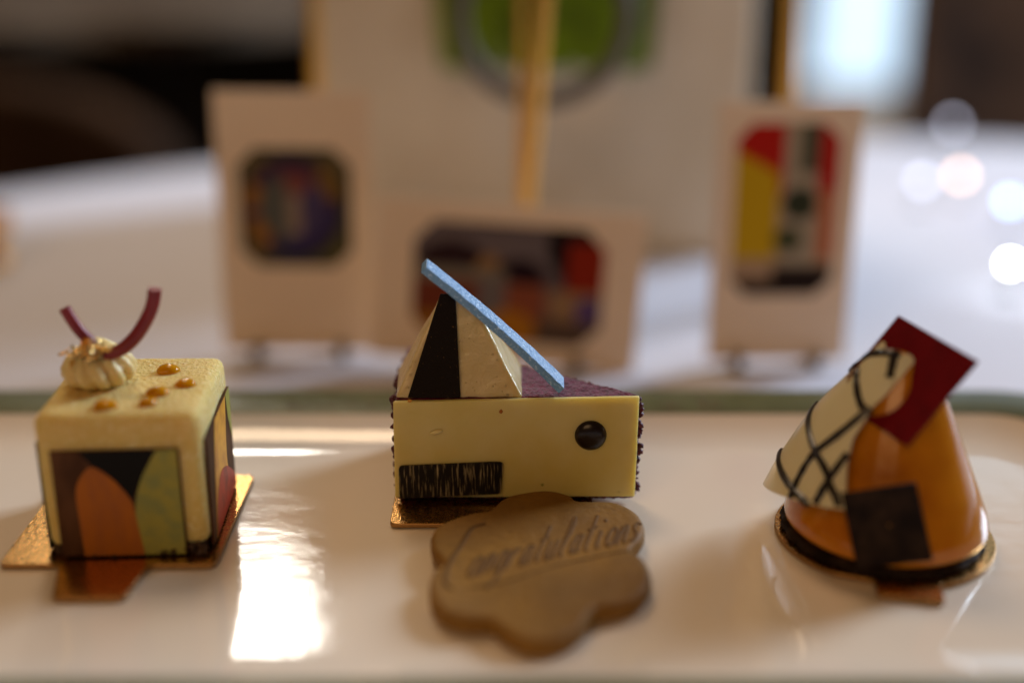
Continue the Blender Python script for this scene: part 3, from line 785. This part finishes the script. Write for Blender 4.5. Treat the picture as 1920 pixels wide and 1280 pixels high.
MB().box(-2.4, 5.4, 56.4, 60, 21.21, 21.6).build('stem_mass', 'leaf', tr, bevel=.15)

# ------------------------------------------------------------------ added glowing balls for the glints of glassware, gold cup
def glint_ball(x, y, z, r, m, label):  # added emitter on a stem, in place of a glint on glassware
    t = thing('glint_ball', label, 'light', (x, y, TZ), 'added glowing balls for the glassware glints at the right')
    MB().blob((x, y, z), r, 2, 0).build('glow_ball', m, t, smooth=True, angle=180)
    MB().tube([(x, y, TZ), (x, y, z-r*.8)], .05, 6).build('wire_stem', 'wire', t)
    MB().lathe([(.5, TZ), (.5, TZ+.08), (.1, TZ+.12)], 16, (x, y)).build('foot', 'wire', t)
glint_ball(20.45, 50.5, -.2, .22, 'glint_white', 'added glowing ball for a white glint, lowest at the right edge')
glint_ball(24.4, 61.4, -.2, .24, 'glint_blue', 'added glowing ball for a blue glint at the right edge above the white one')
glint_ball(24.0, 67.4, -.2, .24, 'glint_warm', 'added glowing ball for a warm pinkish glint left of the blue one')
glint_ball(26.2, 76, 1.0, .24, 'glint_dim', 'added glowing ball for a faint lilac glint beside the brown chair')
glint_ball(21.5, 66, -.2, .26, 'glint_dim', 'added glowing ball for a faint lilac glint right of the red and yellow card')
MB().lathe([(.9, TZ+.01), (.95, TZ+.12), (.3, TZ+.4), (.3, TZ+.7), (1.0, TZ+1.2), (1.2, TZ+2.3), (1.08, TZ+2.3), (.85, TZ+1.35), (.1, TZ+1.0)], 40, (-23.6, 55.5)).build('gold_cup', 'brass', smooth=True)
tag(bpy.data.objects['gold_cup'], 'small gold footed cup at the left edge of the table', 'cup')

# ------------------------------------------------------------------ background furniture
def chair(label, x, y, w_, top, m, group, depth=44):
    t = thing('dining_chair', label, 'chair', (x, y, -76), group)
    pts = []
    for k in range(13):
        a = math.pi*k/12; pts.append((x - w_/2*math.cos(a), y, top - 9 + 9*math.sin(a)))
    pts = [(x-w_/2, y, -28)] + pts + [(x+w_/2, y, -28)]
    MB().prism(pts, (0, 0, 0), (0, 6, 0)).build('backrest', m, t, bevel=1.2)
    MB().box(x-w_/2, x+w_/2, y+6.2, y+6+depth, -36, -28).build('seat', m, t, bevel=1.5)
    for sx in (-1, 1):
        for dy in (3, 3+depth):
            MB().tube([(x+sx*(w_/2-3), y+dy, -76), (x+sx*(w_/2-3), y+dy, -35.9)], [1.4, 2], 10).build('leg', 'dark_wood', t, smooth=True)
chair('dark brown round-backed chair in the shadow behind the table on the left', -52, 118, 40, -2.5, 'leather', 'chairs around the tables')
chair('brown chair behind the table at the right edge', 58, 150, 24, 22, 'tan_leather', 'chairs around the tables')

win = thing('window', 'bright bluish daylight window in the background at upper right', 'window', (70, 262, -76))
MB().add([(60.5, 262, -24), (80, 262, -24), (90, 262, 60), (90, 262, 130), (63.5, 262, 130), (63.5, 262, 60)], [(0, 1, 2, 3, 4, 5)]).build('pane', 'window_pane', win)
MB().add([(94.5, 262, -24), (122, 262, -24), (122, 262, 130), (94.5, 262, 130)], [(0, 1, 2, 3)]).build('pane', 'window_pane', win)
MB().box(57, 60.3, 260.5, 265, -26, 134).box(90.5, 94, 260.5, 265, -26, 134).box(122.5, 126, 260.5, 265, -26, 134).box(57, 126, 260.4, 265, -27.5, -24.1).box(57, 126, 260.4, 265, 131, 135).build('frame', 'window_frame', win, bevel=.3)
MB().box(56, 127, 258, 266, -76, -27.6).build('sill_wall', 'cream_stone', win, bevel=.3)
lmp = thing('table_lamp', 'glowing orange lamp at the top edge, upper right', 'lamp', (68, 205, -76))
MB().lathe([(5.5, -6.2), (6, 0), (5, 6), (2, 8)], 32, (69, 205)).build('shade', 'lamp_glow', lmp, smooth=True)
MB().lathe([(9, -76), (9, -74.5), (1, -73.5), (1, -6.3)], 24, (69, 205)).build('pole', 'dark_wood', lmp, smooth=True)

for o in bpy.data.objects:
    if '_o' in o: del o['_o']
